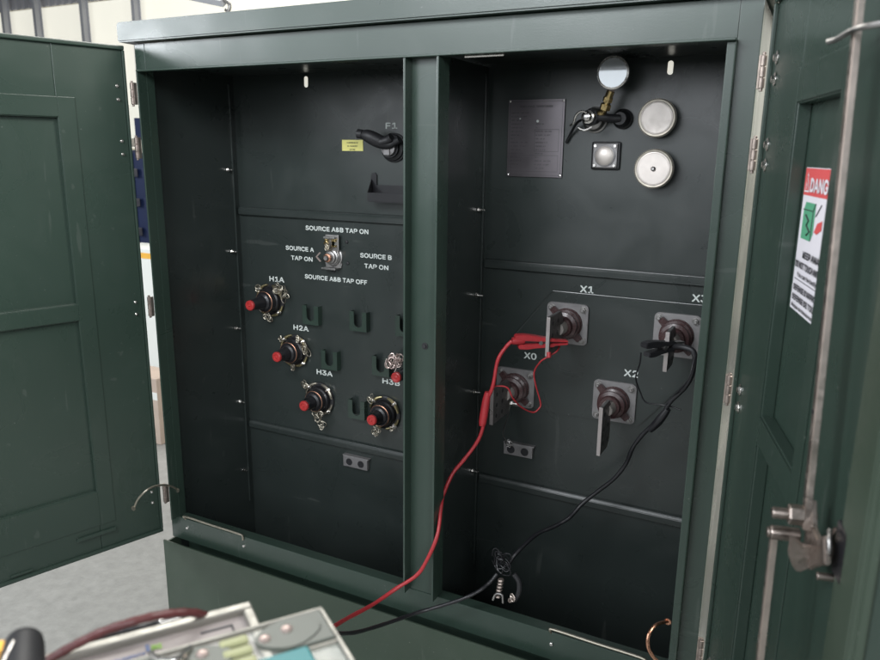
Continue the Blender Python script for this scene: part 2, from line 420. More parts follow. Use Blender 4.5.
# transformer drawing: green box with side, dark flash, red arrow
sg_quad(b, [(.282,1.082),(.282,1.128),(.292,1.140),(.352,1.140),(.352,1.094),(.342,1.082)], hs+.0009, 3)
for seg in ([(.292,1.128),(.342,1.128)],[(.342,1.128),(.352,1.140)],[(.342,1.128),(.342,1.083)],[(.282,1.128),(.292,1.128)]):
    (s0,z0),(s1,z1) = seg; tube(b, [PR(s0,hs+.0013,z0),PR(s1,hs+.0013,z1)], .0007, 6, smooth=False, mi=4)
tube(b, [PR(s,hs+.0014,z) for s,z in ((.302,1.120),(.322,1.112),(.312,1.104),(.334,1.096),(.318,1.090))], .0016, 6, smooth=False, mi=4)
sg_quad(b, [(.358,1.098),(.372,1.112),(.398,1.118),(.398,1.104),(.374,1.096)], hs+.0012, 1)
tube(b, [PR(.360,hs+.0013,1.122),PR(.385,hs+.0013,1.140)], .0009, 6, smooth=False, mi=4)
st('KEEP AWAY', (.368,1.054), .019, 4, .110, bold=.035)
st('DO NOT TOUCH ANYTHING', (.368,1.036), .019, 4, .186, bold=.035)
st('You can be badly hurt', (.368,1.022), .013, 4, .150)
sg_quad(b, rect(.275,.461,1.0155,1.0168), hs+.0009, 4)
st("DEFENSE D'APPROCHER", (.368,.999), .017, 4, .178, bold=.035)
st('DEFENSE DE TOUCHER', (.368,.983), .017, 4, .178, bold=.035)
st('Risque de blessures graves', (.368,.971), .011, 4, .176)
obj('danger_sign', b, ['white_vinyl','red_ink','white_vinyl','green_ink','black_ink'], doorR, label='white and red danger sign with a green drawing')
# latch rods on the right door
def rodbox(b, p0, p1, w, t):
    d = (V(p1)-V(p0)); n = V((0,-1,0)); w_ = d.cross(n).normalized()*w/2; n_ = n*t/2
    prism(b, [V(p0)+w_+n_, V(p0)-w_+n_, V(p0)-w_-n_, V(p0)+w_-n_], d, bev=.001)
b = nb(); rodbox(b, PR(.694,.030,.775), PR(.620,.030,1.47), .0125, .008)
obj('latch_rod', b, 'rod', doorR)
b = nb(); rodbox(b, PR(.672,.058,.755), PR(.71,.058,.02), .0105, .008)
obj('latch_rod', b, 'rod', doorR)
b = nb(); a_, c_ = PR(.665,.0004,1.334), PR(.675,.006,1.346)
tube(b, [PR(.585,.046,1.340),PR(.60,.040,1.341),PR(.64,.038,1.343),PR(.668,.030,1.344),PR(.70,.001,1.344)], .0035, 8)
tube(b, [PR(.700,.001,1.334),PR(.76,.004,1.336),PR(.80,.001,1.338)], .005, 8)
obj('rod_guide', b, 'dullsteel', doorR)
b = nb()
cz, cs = .752, .712      # cam plate: two webs joined at the lower tip, with the hooked horn above
prism(b, [PR(cs+ds,.020,cz+dz) for ds,dz in ((-.030,.020),(-.040,.044),(-.022,.060),(-.006,.034),(.020,.030),(.040,.046),(.058,.020),(.030,.002),(.004,-.018),(-.014,-.024),(-.026,-.010))], (0,-.007,0), bev=.0015)
prism(b, [PR(.716,h,z) for h,z in ((.050,.776),(.034,.764),(.014,.768),(.004,.792),(.0005,.790),(.0005,.752),(.036,.727),(.043,.733),(.051,.752))], (-.006,0,0), bev=.002)
obj('latch_cam', b, 'latchm', doorR, label='steel latch cam plate with a pointed lower tip')
b = nb(); cyl(b, PR(.676,.030,.757), (0,-1,0), .0090, .034, 20); cyl(b, PR(.676,.0645,.757), (0,-1,0), .0065, .003, 16); obj('lower_rod_pin', b, 'latchm', doorR)
b = nb(); cyl(b, PR(.690,.018,.790), (0,-1,0), .0070, .050, 20); lathe(b, PR(.690,.034,.790), (0,-1,0), [(0,.0125),(.014,.0125),(.016,.011)], 6); obj('upper_rod_pin', b, 'latchm', doorR)
b = nb()
a_, c_ = PR(.742,.0024,.752), PR(.790,.012,.815)
bx(b, (a_.x,min(a_.y,c_.y),a_.z), (c_.x,max(a_.y,c_.y),c_.z), .003)
obj('latch_block', b, 'rubber', doorR)
b = nb(); tube(b, [PR(.742,.018,.800),PR(.758,.022,.797),PR(.764,.022,.785),PR(.756,.020,.776)], .0025, 8); obj('latch_spring', b, 'dullsteel', doorR)
b = nb(); cyl(b, PR(.748,.0024,.745), (0,-1,0), .0045, .024, 14); obj('latch_pin', b, 'latchm', doorR)
for s,z in ((.574,.915),):
    b = nb(); lathe(b, PR(.6785,.0345,.918), (0,-1,0), [(0,.003),(.001,.003)], 12); obj('rod_hole', b, 'blackpl', doorR)

# grounding straps at the feet of both doors
def strap(pts, m, r=.004):
    b = nb(); tube(b, pts, r, 10, 8); 
    for p in (pts[0], pts[-1]):
        lathe(b, V(p)-V((0,.004,0)), (0,1,0), [(0,.008),(.003,.008)], 14)
    obj('grounding_strap', b, m, cab)
strap([at(134,508,-.150),at(138,499,-.145),at(147,490,-.13),at(156,486,-.09),at(165,485,-.05),at(173,487,-.02),at(178,490,.0)], 'tan_cu', .0034)
strap([at(668,621,.02),at(656,625,-.02),at(649,634,-.05),at(648,646,-.06),at(652,655,-.06),at(660,664,-.05)], 'copper', .0042)

# ================================================================== HIGH VOLTAGE SIDE
def wire_knot(b, c, rad, n, seed, r=.0014, mi=0, squash=(1,.7,1.2)):
    rn = random.Random(seed)
    for k in range(n):
        ax = rn.random()*2*PI; pts = []
        R0 = rad*(.45+.55*rn.random()); tilt = (rn.random()-.5)*1.6; ofs = V((rn.uniform(-1,1)*rad*.4, rn.uniform(-1,1)*rad*.2, rn.uniform(-1,1)*rad*.5))
        m = Matrix.Rotation(ax,3,'Y') @ Matrix.Rotation(tilt,3,'X')
        for j in range(9):
            a = j/8*2*PI*.95; q = m @ V((math.cos(a)*R0*.55, rn.uniform(-.2,.2)*R0, math.sin(a)*R0))
            pts.append(V(c)+ofs+V((q.x*squash[0], q.y*squash[1], q.z*squash[2])))
        tube(b, pts, r, 6, 4, mi)
def hv_bushing(x, z, ytip, seed, wires, ringmat):
    R = obj('high_voltage_bushing', (lambda b: (lathe(b, (0,0,0), F_, [(0,.058),(.006,.058),(.008,.054),(.008,.046),(.022,.044),(.026,.040),(.040,.0385),(.046,.034)], 40), b)[1])(nb()), 'rubber', cab, (x,D-.0002,z))
    L_ = D-ytip
    b = nb(); lathe(b, (0,0,0), F_, [(.0465,.031),(.051,.030),(.055,.0235),(.080,.0205),(L_-.030,.0190),(L_-.026,.0185),(L_-.010,.0185)], 32)
    obj('insulating_cap', b, 'rubber', R)
    b = nb(); lathe(b, (0,0,0), F_, [(L_-.0098,.0175),(L_-.003,.0175),(L_,.0150),(L_+.0003,.0100),(L_-.002,.0085),(L_-.002,.0045),(L_,.0035),(L_+.001,.001)], 28)
    obj('red_end', b, 'redcap', R)
    b = nb()
    # clamp ring: four hold-down segments between bolts
    N = 48
    for q0, q1, rr in ((.15,1.35,.0545),(1.75,2.9,.0555),(3.35,4.5,.056),(4.85,6.0,.0545)):
        tube(b, [(rr*math.cos(a),-.0105-.002*math.sin(3*a),rr*math.sin(a)) for a in [q0+(q1-q0)*k/10 for k in range(11)]], lambda t: .0036+.0022*math.sin(PI*t), 8, 2)
    obj('clamp_ring', b, ringmat, R)
    for a in (.78, 2.36, 3.9, 5.5):
        b = nb(); o = V((.0555*math.cos(a),-.010,.0555*math.sin(a)))
        cyl(b, o, F_, .0085, .0025, 16); hexnut(b, o+V((0,-.0025,0)), F_, .0065, .006, stud=.006); obj('clamp_bolt', b, 'steel', R)
    b = nb(); tube(b, [(.036*math.cos(a),-.043,.036*math.sin(a)) for a in [k*2*PI/24*.96-1.9 for k in range(20)]], .0013, 6, 2); obj('bleed_wire', b, 'copper', R)
    for (cx,cy,cz,rad,n) in wires:
        b = nb(); wire_knot(b, (cx,cy,cz), rad, n, seed); seed += 1; obj('safety_wire', b, 'tan_cu', R)
hv_bushing(.135,.694,.280,1,[(.048,-.03,.052,.022,6),(.075,-.025,.035,.022,5),(-.048,-.018,.040,.013,3),(-.005,-.018,-.056,.018,5)],'zinc')
hv_bushing(.234,.523,.290,11,[(.052,-.02,.020,.022,7),(.030,-.02,.050,.014,3),(-.050,-.02,.040,.013,4),(-.005,-.018,-.055,.014,4)],'zinc')
hv_bushing(.337,.362,.297,21,[(.012,-.035,-.055,.022,6),(.020,-.035,-.085,.018,4),(-.050,-.02,.045,.017,4)],'tan_cu')
hv_bushing(.605,.356,.305,31,[(-.020,-.035,-.058,.020,6),(.030,-.02,-.050,.014,3),(-.045,-.02,.045,.014,4)],'zinc')
# parking pockets: plate with a U notch standing off the wall
def pocket(x, z):
    b = nb(); w, h, y0 = .033, .033, D-.020; r = .016
    pts = [(-w,-h),(w,-h),(w,h),(r,h)] + [(r*math.cos(a), -.004+r*math.sin(a)) for a in [-k*PI/10 for k in range(11)]] + [(-r,h),(-w,h)]
    prism(b, [(x+px_, y0, z+pz_) for px_, pz_ in pts], (0,-.003,0))
    bx(b, (x-w,y0+.0003,z-h), (x-w+.003,D-.0002,z+h)); bx(b, (x+w-.003,y0+.0003,z-h), (x+w,D-.0002,z+h))
    obj('parking_bracket', b, 'paint', cab)
for x, z in ((.318,.662),(.512,.662),(.688,.666),(.392,.512),(.598,.520),(.500,.352),(.79,.50)): pocket(x, z)
# H2B bushing mostly behind the post: only its hanging cap and wires show -> red protective cap on its chain
b = nb(); c = at(392,360,.36); wire_knot(b, c, .026, 9, 60, .0015); wire_knot(b, c+V((.03,0,.005)), .02, 6, 70, .0014); 
tube(b, [c+V((.016,.0,-.0)),c+V((.022,-.01,-.02)),c+V((.018,-.02,-.038))], .0013, 6); obj('safety_wire', b, 'pinkm', cab)
b = nb(); c = at(397,377,.33); lathe(b, c, F_, [(0,.017),(.008,.017),(.010,.014),(.008,.006),(.010,.001)], 28); obj('hanging_cap', b, 'redcap', cab)
b = nb(); lathe(b, c+V((0,.0002,0)), (0,1,0), [(0,.018),(.045,.018)], 24); obj('hanging_cap_sleeve', b, 'rubber', cab)
# tap switch
sx_, sz_ = .395, .868
S = obj('tap_switch', (lambda b: (lathe(b, (0,0,0), F_, [(0,.034),(.004,.034),(.006,.030),(.010,.028)], 36), prism(b, [(-.03,-.0005,-.036),(.03,-.0005,-.036),(.034,-.0005,-.020),(-.034,-.0005,-.020)], (0,-.004,0)), b)[-1])(nb()), 'dullsteel', cab, (sx_+.012,D-.0002,sz_))
b = nb(); lathe(b, (0,0,0), F_, [(.010,.024),(.016,.024),(.018,.020),(.026,.020),(.028,.014)], 32); lathe(b, (0,0,0), F_, [(.028,.010),(.046,.010),(.050,.008)], 6); obj('switch_hub', b, 'dullsteel', S)
b = nb(); lathe(b, (0,0,0), F_, [(.036,.014),(.042,.014),(.043,.011)], 24); obj('hub_collar', b, 'copper', S)
b = nb()
for s in (1,-1): prism(b, [(-.052,-.030,0),(-.036,-.030,s*.016),(-.031,-.030,s*.014),(-.046,-.030,0)], (0,-.003,0))
obj('pointer', b, 'pinkm', S)
b = nb(); bx(b, (-.020,-.026,.026), (-.012,-.008,.060), .002); bx(b, (.004,-.022,.034), (.020,-.006,.062), .003); tube(b, [(-.024,-.022,.044),(-.012,-.028,.052),(-.004,-.026,.044),(-.008,-.026,.024)], .003, 8); obj('locking_tab', b, 'brass', S)
b = nb(); bx(b, (-.026,-.014,.018), (.028,-.0105,.074), .002); bx(b, (-.022,-.030,.062), (.022,-.0135,.068), .001); obj('switch_bracket', b, 'dullsteel', S)
b = nb(); bx(b, (-.030,-.034,-.040), (.026,-.004,-.034), .001); obj('switch_shelf', b, 'dullsteel', S)
b = nb(); wire_knot(b, (-.004,-.034,.036), .014, 4, 300, .0012); obj('safety_wire', b, 'tan_cu', S)
b = nb(); hexnut(b, (.012,-.014,.046), F_, .010, .008); hexnut(b, (-.014,-.012,.060), F_, .006, .006); obj('lock_screw', b, 'steel', S)
for p in ((.458,.920),(.461,.850),(.405,.820)):
    b = nb(); lathe(b, (p[0],D-.0002,p[1]), F_, [(0,.006),(.003,.005),(.004,.002)], 16); obj('stop_pin', b, 'blackpl', cab)
# bay-o-net fuse holder F1
c = V((.640,D-.0002,1.222))
c = c
Fh = obj('fuse_holder', (lambda b: (lathe(b, (0,0,0), F_, [(0,.044),(.006,.044),(.008,.040),(.014,.038),(.018,.030),(.030,.030)], 40), b)[1])(nb()), 'blackpl', cab, c)
b = nb(); lathe(b, (0,0,0), F_, [(.030,.024),(.040,.024),(.042,.014)], 28); bx(b, (-.011,-.047,-.022), (.009,-.042,-.004), .001); obj('fuse_cap', b, 'galv', Fh)
b = nb()
tube(b, [(-.076,-.075,.038),(-.050,-.070,.033),(-.020,-.055,.018),(.010,-.045,.010),(.045,-.045,.024)], lambda t: .011+.010*math.sin(PI*min(1,t*1.2)), 16)
lathe(b, (-.084,-.080,.040), (.9,.15,-.1), [(0,.008),(.003,.014),(.018,.014),(.022,.010)], 20)
tube(b, [(-.03,-.06,.028),(-.015,-.06,.016),(.008,-.052,.022),(.022,-.052,.030)], .014, 12)
obj('pull_handle', b, 'blackpl', Fh)
b = nb()
prism(b, [(.560,D-.002,1.066),(.554,D-.002,1.080),(.556,D-.002,1.138),(.563,D-.002,1.146),(.572,D-.002,1.146),(.578,D-.002,1.138),(.578,D-.002,1.108),(.720,D-.002,1.108),(.720,D-.002,1.066)], (0,-.003,0), bev=.0008)
prism(b, [(.562,D-.005,1.066),(.720,D-.005,1.066),(.720,D-.050,1.060),(.575,D-.050,1.060)], (0,0,-.003))
prism(b, [(.575,D-.050,1.060),(.720,D-.050,1.060),(.720,D-.050,1.086),(.575,D-.050,1.086)], (0,-.002,0))
prism(b, [(.562,D-.005,1.063),(.575,D-.052,1.060),(.575,D-.052,1.086),(.560,D-.005,1.125)], (-.002,0,0))
obj('drip_tray', b, 'rubber', cab)
b = nb(); bx(b, (.447,D-.0012,1.211), (.526,D-.0002,1.245))
for k, s in enumerate(('LOADBREAK OR', 'DE-ENERGIZE', 'BEFORE')): txt(b, s, (.4865,D-.0013,1.234-.0105*k), (1,0,0), (0,0,1), .0085, 1, align='CENTER', depth=.0002, sx=.95)
obj('yellow_label', b, ['yellow_vinyl','black_ink'], cab, label='small yellow label beside the fuse holder')
# ground pads
def groundpad(x0, x1, z0, z1):
    b = nb(); bx(b, (x0,D-.016,z0), (x1,D-.0002,z1), .002); bx(b, (x0,D-.018,z1+.0003), (x1+.006,D-.0002,z1+.004), .0008)
    p = obj('ground_pad', b, 'galv', cab)
    zc = (z0+z1)/2
    for f in (.26,.74):
        x = x0+(x1-x0)*f; b = nb(); lathe(b, (x,D-.0162,zc), F_, [(0,.0125),(.001,.0125),(.0008,.0100),(-.001,.0098)], 24); obj('threaded_hole', b, 'blackpl', p)
groundpad(.437,.537,.133,.172); groundpad(1.040,1.134,.301,.338)

# ================================================================== LOW VOLTAGE SIDE
def lv_bushing(x, z, xb, y0, zb0, zb1):
    yf = -.0062
    b = nb(); rr = .013
    prism(b, [(sx*(.061-rr)+rr*math.cos(a), yf, sz*(.059-rr)+rr*math.sin(a)) for sx,sz,a0 in ((1,1,0),(-1,1,PI/2),(-1,-1,PI),(1,-1,1.5*PI)) for a in [a0+k*PI/10 for k in range(6)]], (0,-.008,0), bev=.001)
    B = obj('secondary_bushing', b, 'galv', cab, (x,D,z))
    b = nb()
    lathe(b, (0,yf-.008,0), F_, [(0,.046),(.006,.045),(.010,.040),(.014,.043),(.020,.043),(.024,.036),(.028,.039),(.036,.039),(.040,.030),(.052,.028)], 40)
    for a in (2.35, 2.35+PI):
        d = V((math.cos(a),0,math.sin(a))); n = V((-d.z,0,d.x))
        prism(b, [d*.036+n*.011+V((0,yf-.009,0)), d*.062+n*.009+V((0,yf-.009,0)), d*.062-n*.009+V((0,yf-.009,0)), d*.036-n*.011+V((0,yf-.009,0))], (0,-.012,0), bev=.002)
    obj('insulator', b, 'epoxy', B)
    b = nb(); lathe(b, (0,0,0), F_, [(.0665,.020),(.072,.020),(.078,.017),(.098,.017)], 28); obj('terminal_stud', b, 'alu', B)
    for sx in (-1,1):
        for sz in (-1,1):
            b = nb(); o = V((sx*.047,yf-.008,sz*.045)); cyl(b, o, F_, .0105, .0022, 20); hexnut(b, o+V((0,-.0022,0)), F_, .0085, .0065, stud=.007); obj('flange_bolt', b, 'dullsteel', B)
    # spade terminal: vertical bar pointing at the viewer, holes through it
    t = bmesh.new(); dx = xb-x; ya, yb = y0-D, -.075
    za, zc = zb0-z, zb1-z
    prof = [(ya,za),(yb-.020,za),(yb,za+.020),(yb,-.02),(yb+.012,-.02),(yb+.012,.02),(yb,.02),(yb,zc-.022),(yb-.020,zc),(ya,zc)]
    b = nb(); prism(b, [(dx-.0045,p,q) for p,q in prof], (.009,0,0), bev=.001); obj('spade_terminal', b, 'bar', B)
    b = nb(); bx(b, (dx-.0050,ya-.0016,za+.001), (dx+.0050,ya-.0002,zc-.001), .0004); obj('spade_edge', b, 'baredge', B)
    b = nb()
    for i in range(3):
        for j in range(2):
            o = V((dx+.0045, ya+.025+.042*j, za+(zc-za)*(.2+.3*i)))
            lathe(b, o, (1,0,0), [(0,.0062),(.0003,.0062)], 18)
            lathe(b, o-V((.009,0,0)), (-1,0,0), [(0,.0062),(.0003,.0062)], 18)
    obj('bolt_hole', b, 'blackpl', B)
    return B
lv_bushing(1.221,.736,1.225,.210,.680,.789)
lv_bushing(1.070,.520,1.075,.197,.463,.568)
lv_bushing(1.371,.525,1.375,.232,.418,.556)
lv_bushing(1.526,.738,1.530,.228,.678,.782)

# nameplate
b = nb(); bx(b, (1.017,D-.006,1.145), (1.181,D-.0045,1.355), .0004)
bx(b, (1.03,D-.0044,1.16), (1.170,D-.0002,1.34))
rn = random.Random(4)
for (x0,x1,z0,z1) in ((1.022,1.176,1.150,1.350),(1.097,1.168,1.215,1.275),(1.028,1.168,1.160,1.205)):
    for a, c2 in (((x0,z0),(x1,z0+.0009)),((x0,z1-.0009),(x1,z1)),((x0,z0),(x0+.0009,z1)),((x1-.0009,z0),(x1,z1))):
        t = bmesh.new(); t.faces.new([t.verts.new((xx,D-.0063,zz)) for xx,zz in ((a[0],a[1]),(c2[0],a[1]),(c2[0],c2[1]),(a[0],c2[1]))]); merge(b, t, 1)
z = 1.341
txt(b, 'THREE PHASE TRANSFORMER', (1.099,D-.0062,1.334), (1,0,0), (0,0,1), .0095, 1, align='CENTER', depth=.0002)
rows = ['SERIAL NO.     KVA  1500', 'HV  12470     LV  480Y', 'TYPE     HZ  60', 'IMPEDANCE  5.7 %', 'TEMP RISE  65 C', 'TAP  A   B   C   D', 'WEIGHT  KG', 'OIL  L']
for k in range(16):
    txt(b, rows[k%8], (1.026,D-.0062,1.318-k*.0100), (1,0,0), (0,0,1), .0062, 1, depth=.0002)
    if k > 2: txt(b, rows[(k+3)%8], (1.100,D-.0062,1.318-k*.0100), (1,0,0), (0,0,1), .0062, 1, depth=.0002, sx=.9)
npl = obj('nameplate', b, ['nameplate','etch'], cab, label='etched metal rating plate')
for x in (1.0215,1.1765):
    for z in (1.1500,1.3505):
        b = nb(); lathe(b, (x,D-.006,z), F_, [(0,.0035),(.0012,.003),(.002,.001)], 12); obj('rivet', b, 'steel', npl)
for x,z,r in ((1.053,1.304,.0022),(1.105,1.297,.0036)):
    b = nb(); lathe(b, (x,D-.0062,z), F_, [(0,r),(.001,r)], 10); obj('pop_mark', b, 'white_ink', npl)

# gauges
def disc_gauge(x, z, r, pin):
    b = nb(); lathe(b, (0,0,0), F_, [(0,r*.9),(.030,r*.9)], 40); g = obj('gauge', b, 'blackpl', cab, (x,D-.0002,z))
    b = nb()
    lathe(b, (0,0,0), F_, [(.0302,r),(.046,r),(.048,r-.002),(.048,r-.004),(.0475,r-.006),(.0475,.004)], 60)
    for k in range(60):
        a = 2*PI*k/60; p = V((math.cos(a)*r*1.005,-.032,math.sin(a)*r*1.005)); cyl(b, p, F_, .0012, .013, 5)
    obj('gauge_cover', b, 'rimm', g)
    b = nb(); lathe(b, (0,0,0), F_, [(.0482,r-.0065),(.0488,r-.0075),(.0488,r*.80),(.0484,r*.79),(.0488,r*.78),(.0490,.004)], 60); obj('gauge_face', b, 'alu', g)
    if pin:
        b = nb(); lathe(b, (0,0,0), F_, [(.0477,.006),(.052,.006),(.055,.003)], 18); obj('cover_screw', b, 'dullsteel', g)
disc_gauge(1.437,1.3005,.047,0); disc_gauge(1.4385,1.175,.049,1)
# square sight glass
b = nb(); bx(b, (-.039,-.010,-.037), (.039,0,.037), .006); g = obj('level_window', b, 'rubber', cab, (1.302,D-.0002,1.206))
b = nb(); bx(b, (-.033,-.017,-.032), (.033,-.0102,.032), .003); lathe(b, (0,-.017,0), F_, [(0,.028),(.003,.028),(.004,.0255)], 40); obj('window_flange', b, 'galv', g)
b = nb(); lathe(b, (0,-.0215,0), F_, [(0,.025),(.002,.022),(.005,.012),(.006,.002)], 36); obj('sight_glass', b, 'alu', g)
for sx in (-1,1):
    for sz in (-1,1):
        b = nb(); o = V((sx*.0265,-.017,sz*.0255)); hexnut(b, o, F_, .0048, .004); obj('flange_screw', b, 'steel', g)
# pressure gauge, valve and pipework
P0 = at(623,119,.395)
V0 = V((1.266,D-.09,1.303))
b = nb(); lathe(b, (P0.x,D-.0002,P0.z), F_, [(0,.026),(.010,.026),(.013,.022),(.030,.020),(.040,.016)], 32)
tube(b, [(P0.x,D-.036,P0.z),(P0.x-.02,D-.045,P0.z+.0),(V0.x+.035,D-.055,V0.z),(V0.x,D-.06,V0.z)], .0105, 14)
pv = obj('pressure_valve', b, 'blackpl', cab)
b = nb(); lathe(b, (V0.x,D-.0002,V0.z-.004), F_, [(0,.034),(.006,.034),(.008,.030),(.024,.026),(.028,.020)], 32); obj('valve_flange', b, 'dullsteel', pv)
b = nb(); lathe(b, (V0.x+.004,D-.025,V0.z), F_, [(0,.019),(.030,.019),(.032,.022),(.044,.022),(.046,.017),(.060,.016),(.066,.012)], 8); obj('valve_body', b, 'blackpl', pv)
b = nb(); lathe(b, (V0.x+.004,D-.078,V0.z), F_, [(0,.017),(.010,.017),(.012,.012),(.022,.010),(.024,.006)], 20); obj('valve_nut', b, 'steel', pv)
b = nb(); tube(b, [(V0.x+.004,D-.098,V0.z+.010),(V0.x-.010,D-.102,V0.z+.013),(V0.x-.024,D-.100,V0.z+.002),(V0.x-.030,D-.095,V0.z-.015),(V0.x-.040,D-.09,V0.z-.022)], .0032, 10)
tube(b, [(V0.x-.016,D-.098,V0.z-.028),(V0.x+.002,D-.100,V0.z-.034),(V0.x+.020,D-.098,V0.z-.026)], .0032, 10); obj('valve_lever', b, 'steel', pv)
G0 = at(614,73,.315)
g = at(606,105,.33)
b = nb(); tube(b, [(V0.x+.020,D-.055,V0.z+.004),(g.x-.010,D-.060,g.z-.016),(g.x,g.y,g.z),G0+V((-.006,.006,-.042))], .0095, 12)
obj('elbow_pipe', b, 'brass', pv)
b = nb(); dd = (G0+V((-.004,.006,-.03))-V((g.x,g.y,g.z))).normalized(); gg = V((g.x,g.y,g.z))
lathe(b, gg-dd*.012, dd, [(0,.014),(.014,.014)], 6); lathe(b, gg+dd*.008, dd, [(0,.0125),(.012,.0125)], 6); obj('pipe_fitting', b, 'brass', pv)
b = nb(); lathe(b, gg+dd*.022, dd, [(0,.011),(.020,.010),(.022,.008)], 4, spin=.4); obj('gauge_stem', b, 'pinkm', pv)
nrm = V((.02,-1,-.036)).normalized()
b = nb(); lathe(b, G0-nrm*.014, nrm, [(0,.034),(.002,.037),(.020,.038),(.024,.040),(.027,.040),(.028,.0365),(.0255,.0355)], 48); obj('pressure_gauge', b, 'steel', pv)
b = nb(); lathe(b, G0+nrm*.0105, nrm, [(0,.035),(.003,.035)], 40); obj('gauge_lens', b, 'glass', pv)
b = nb(); tube(b, [at(585,118,.33),at(577,123,.36),at(571,133,.385),at(566,143,.392)], .0035, 8); obj('drain_tube', b, 'rubber', pv)

# ================================================================== TEST LEADS
# red clip gripping the X1 bar
def clip(name, jaw, tail, m, label, width=.011, metal='dullsteel'):
    jaw, tail = V(jaw), V(tail); ax = (tail-jaw); L_ = ax.length; ax.normalize()
    u = V((0,0,1)); u = (u-ax*u.dot(ax)).normalized(); w = ax.cross(u)
    r = thing(name, jaw, label, 'test clip')
    def Q(a, h, s=0): return ax*a*L_ + u*h + w*s
    for sg in (1,-1):
        e = 1.0 if sg > 0 else .90; k = 1.0 if sg > 0 else .85
        b = nb(); pts = [(-.12,.002),(.0,.012),(.25,.014),(.45,.018*k),(.75*e,.022*k),(.95*e,.021*k),(e,.017*k),(e*.98,.007*k),(.75*e,.005*k),(.45,.0035),(.30,.003),(0,.003)]
        prism(b, [Q(a, sg*h, -width) for a,h in pts], w*width*2, bev=.0018)
        obj('handle_grip', b, m, r)
    b = nb(); tube(b, [Q(.34,.0,-width*1.15),Q(.34,0,width*1.15)], .0055, 14, smooth=False); obj('pivot_spring', b, metal, r)
    for sg in (1,-1):
        b = nb(); prism(b, [Q(a, sg*h, -width*.8) for a,h in ((-.38,.001),(-.36,.006),(-.05,.009),(.30,.008),(.30,.005),(0,.0025))], w*width*1.6, bev=.001); obj('jaw', b, metal if m!='redrub' else m, r)
    return r
c1 = clip('test_clip', at(553,342,.235), at(514,342,.175), 'redrub', 'red crocodile clip clamped on the bright spade bar at X1', .012)
b = nb(); q = at(549,352,.212); lathe(b, q-c1.location, (.1,-.2,-1), [(0,.006),(.014,.006),(.016,.004)], 14); obj('lead_boot', b, 'redrub', c1)
b = nb(); q = at(512,341,.17); lathe(b, q-c1.location, (.45,.3,.0), [(0,.010),(.028,.011),(.034,.008)], 16); obj('lead_boot', b, 'redrub', c1)
c2 = clip('test_clip', at(672,345,.245), at(643,351,.17), 'blackpl', 'black crocodile clip clamped on the bright spade bar at X3', .012)
b = nb(); p = [at(674,346,.24),at(683,347,.225),at(692,350,.22),at(695,356,.22)]; tube(b, [x-c2.location for x in p], .0068, 12); obj('lead_boot', b, 'blackpl', c2)

def lead(name, pts, r, m, label, cat='cable', n=10):
    rj = random.Random(len(pts)); b = nb(); g_ = 0 if name == 'instrument_cable' else .0016
    pts = [pts[0]]+[V(p)+V((rj.gauss(0,g_),rj.gauss(0,g_),rj.gauss(0,g_))) for p in pts[1:-1]]+[pts[-1]]
    tube(b, pts, lambda t: r*(1+.05*math.sin(t*91)+.03*math.sin(t*217)), 12, n); o = obj(name, b, m); return tag(o, label, cat)
lead('test_lead', [at(512,341,.168),at(505,347,.16),at(498,362,.152),at(493,385,.145),at(486,404,.14),at(483,428,.13),at(477,443,.12),at(464,459,.10),at(453,474,.075),at(444,494,.04),at(441,507,.01),at(436,535,-.035),at(426,562,-.050),at(416,576,-.060),at(397,588,-.085),at(372,604,-.16),at(350,617,-.28),at(331,628,-.42),at(312,640,-.60),at(290,656,-.78),at(282,664,-.84)], .0052, 'redrub', 'long red rubber test lead hanging from the X1 clip over the sill')
b = nb(); tube(b, [at(488,392,.143),at(486,402,.141),at(483,420,.134),at(482,426,.131)], lambda t: .0085+.003*math.sin(PI*t), 12); tag(obj('cable_sleeve', b, 'redrub'), 'short thick red sleeve joining the two red wires in front of X0', 'sleeve')
lead('sense_wire', [at(560,344,.27),at(557,351,.24),at(548,357,.23),at(540,363,.23),at(536,373,.24),at(536,385,.25),at(540,402,.26),at(539,409,.26),at(533,413,.25),at(522,407,.22),at(514,398,.19),at(508,389,.175),at(500,386,.165),at(492,388,.15),at(488,394,.143)], .0022, 'redrub', 'thin red wire looping from the X1 clip down past X0', 'wire')
lead('test_lead', [at(695,354,.22),at(693,370,.22),at(686,386,.23),at(672,401,.24),at(662,414,.25),at(655,424,.26),at(643,436,.27),at(633,448,.28),at(625,463,.29),at(614,480,.29),at(598,492,.29),at(583,503,.28),at(570,517,.25),at(555,526,.22),at(538,533,.18),at(524,545,.13),at(515,556,.10),at(508,565,.08)], .0056, 'rubber', 'black rubber test lead drooping from the X3 clip down across the tank wall')
b = nb(); tube(b, [at(668,409,.245),at(662,417,.25),at(656,424,.258),at(650,430,.265)], lambda t: .008+.0035*math.sin(PI*t), 12); tag(obj('cable_sleeve', b, 'rubber'), 'short thick black sleeve on the black lead below X3', 'sleeve')
lead('sense_wire', [at(641,353,.168),at(639,365,.18),at(635,378,.21),at(640,392,.24),at(646,402,.25),at(656,405,.25),at(668,406,.25),at(681,410,.24)], .0020, 'rubber', 'thin black wire hanging from the handle of the X3 clip', 'wire')
lead('sense_wire', [at(694,360,.215),at(690,378,.21),at(682,388,.22),at(672,398,.235),at(666,404,.24)], .0016, 'rubber', 'thin black wire running beside the black lead right of X3', 'wire')
lead('test_lead', [at(497,574,.03),at(490,583,.01),at(478,592,-.02),at(460,600,-.050),at(440,606,-.056),at(415,614,-.10),at(385,624,-.2),at(355,632,-.33),at(332,634,-.44),at(312,642,-.60),at(296,656,-.76),at(290,664,-.8)], .0050, 'rubber', 'black lead running over the sill under the long red lead')
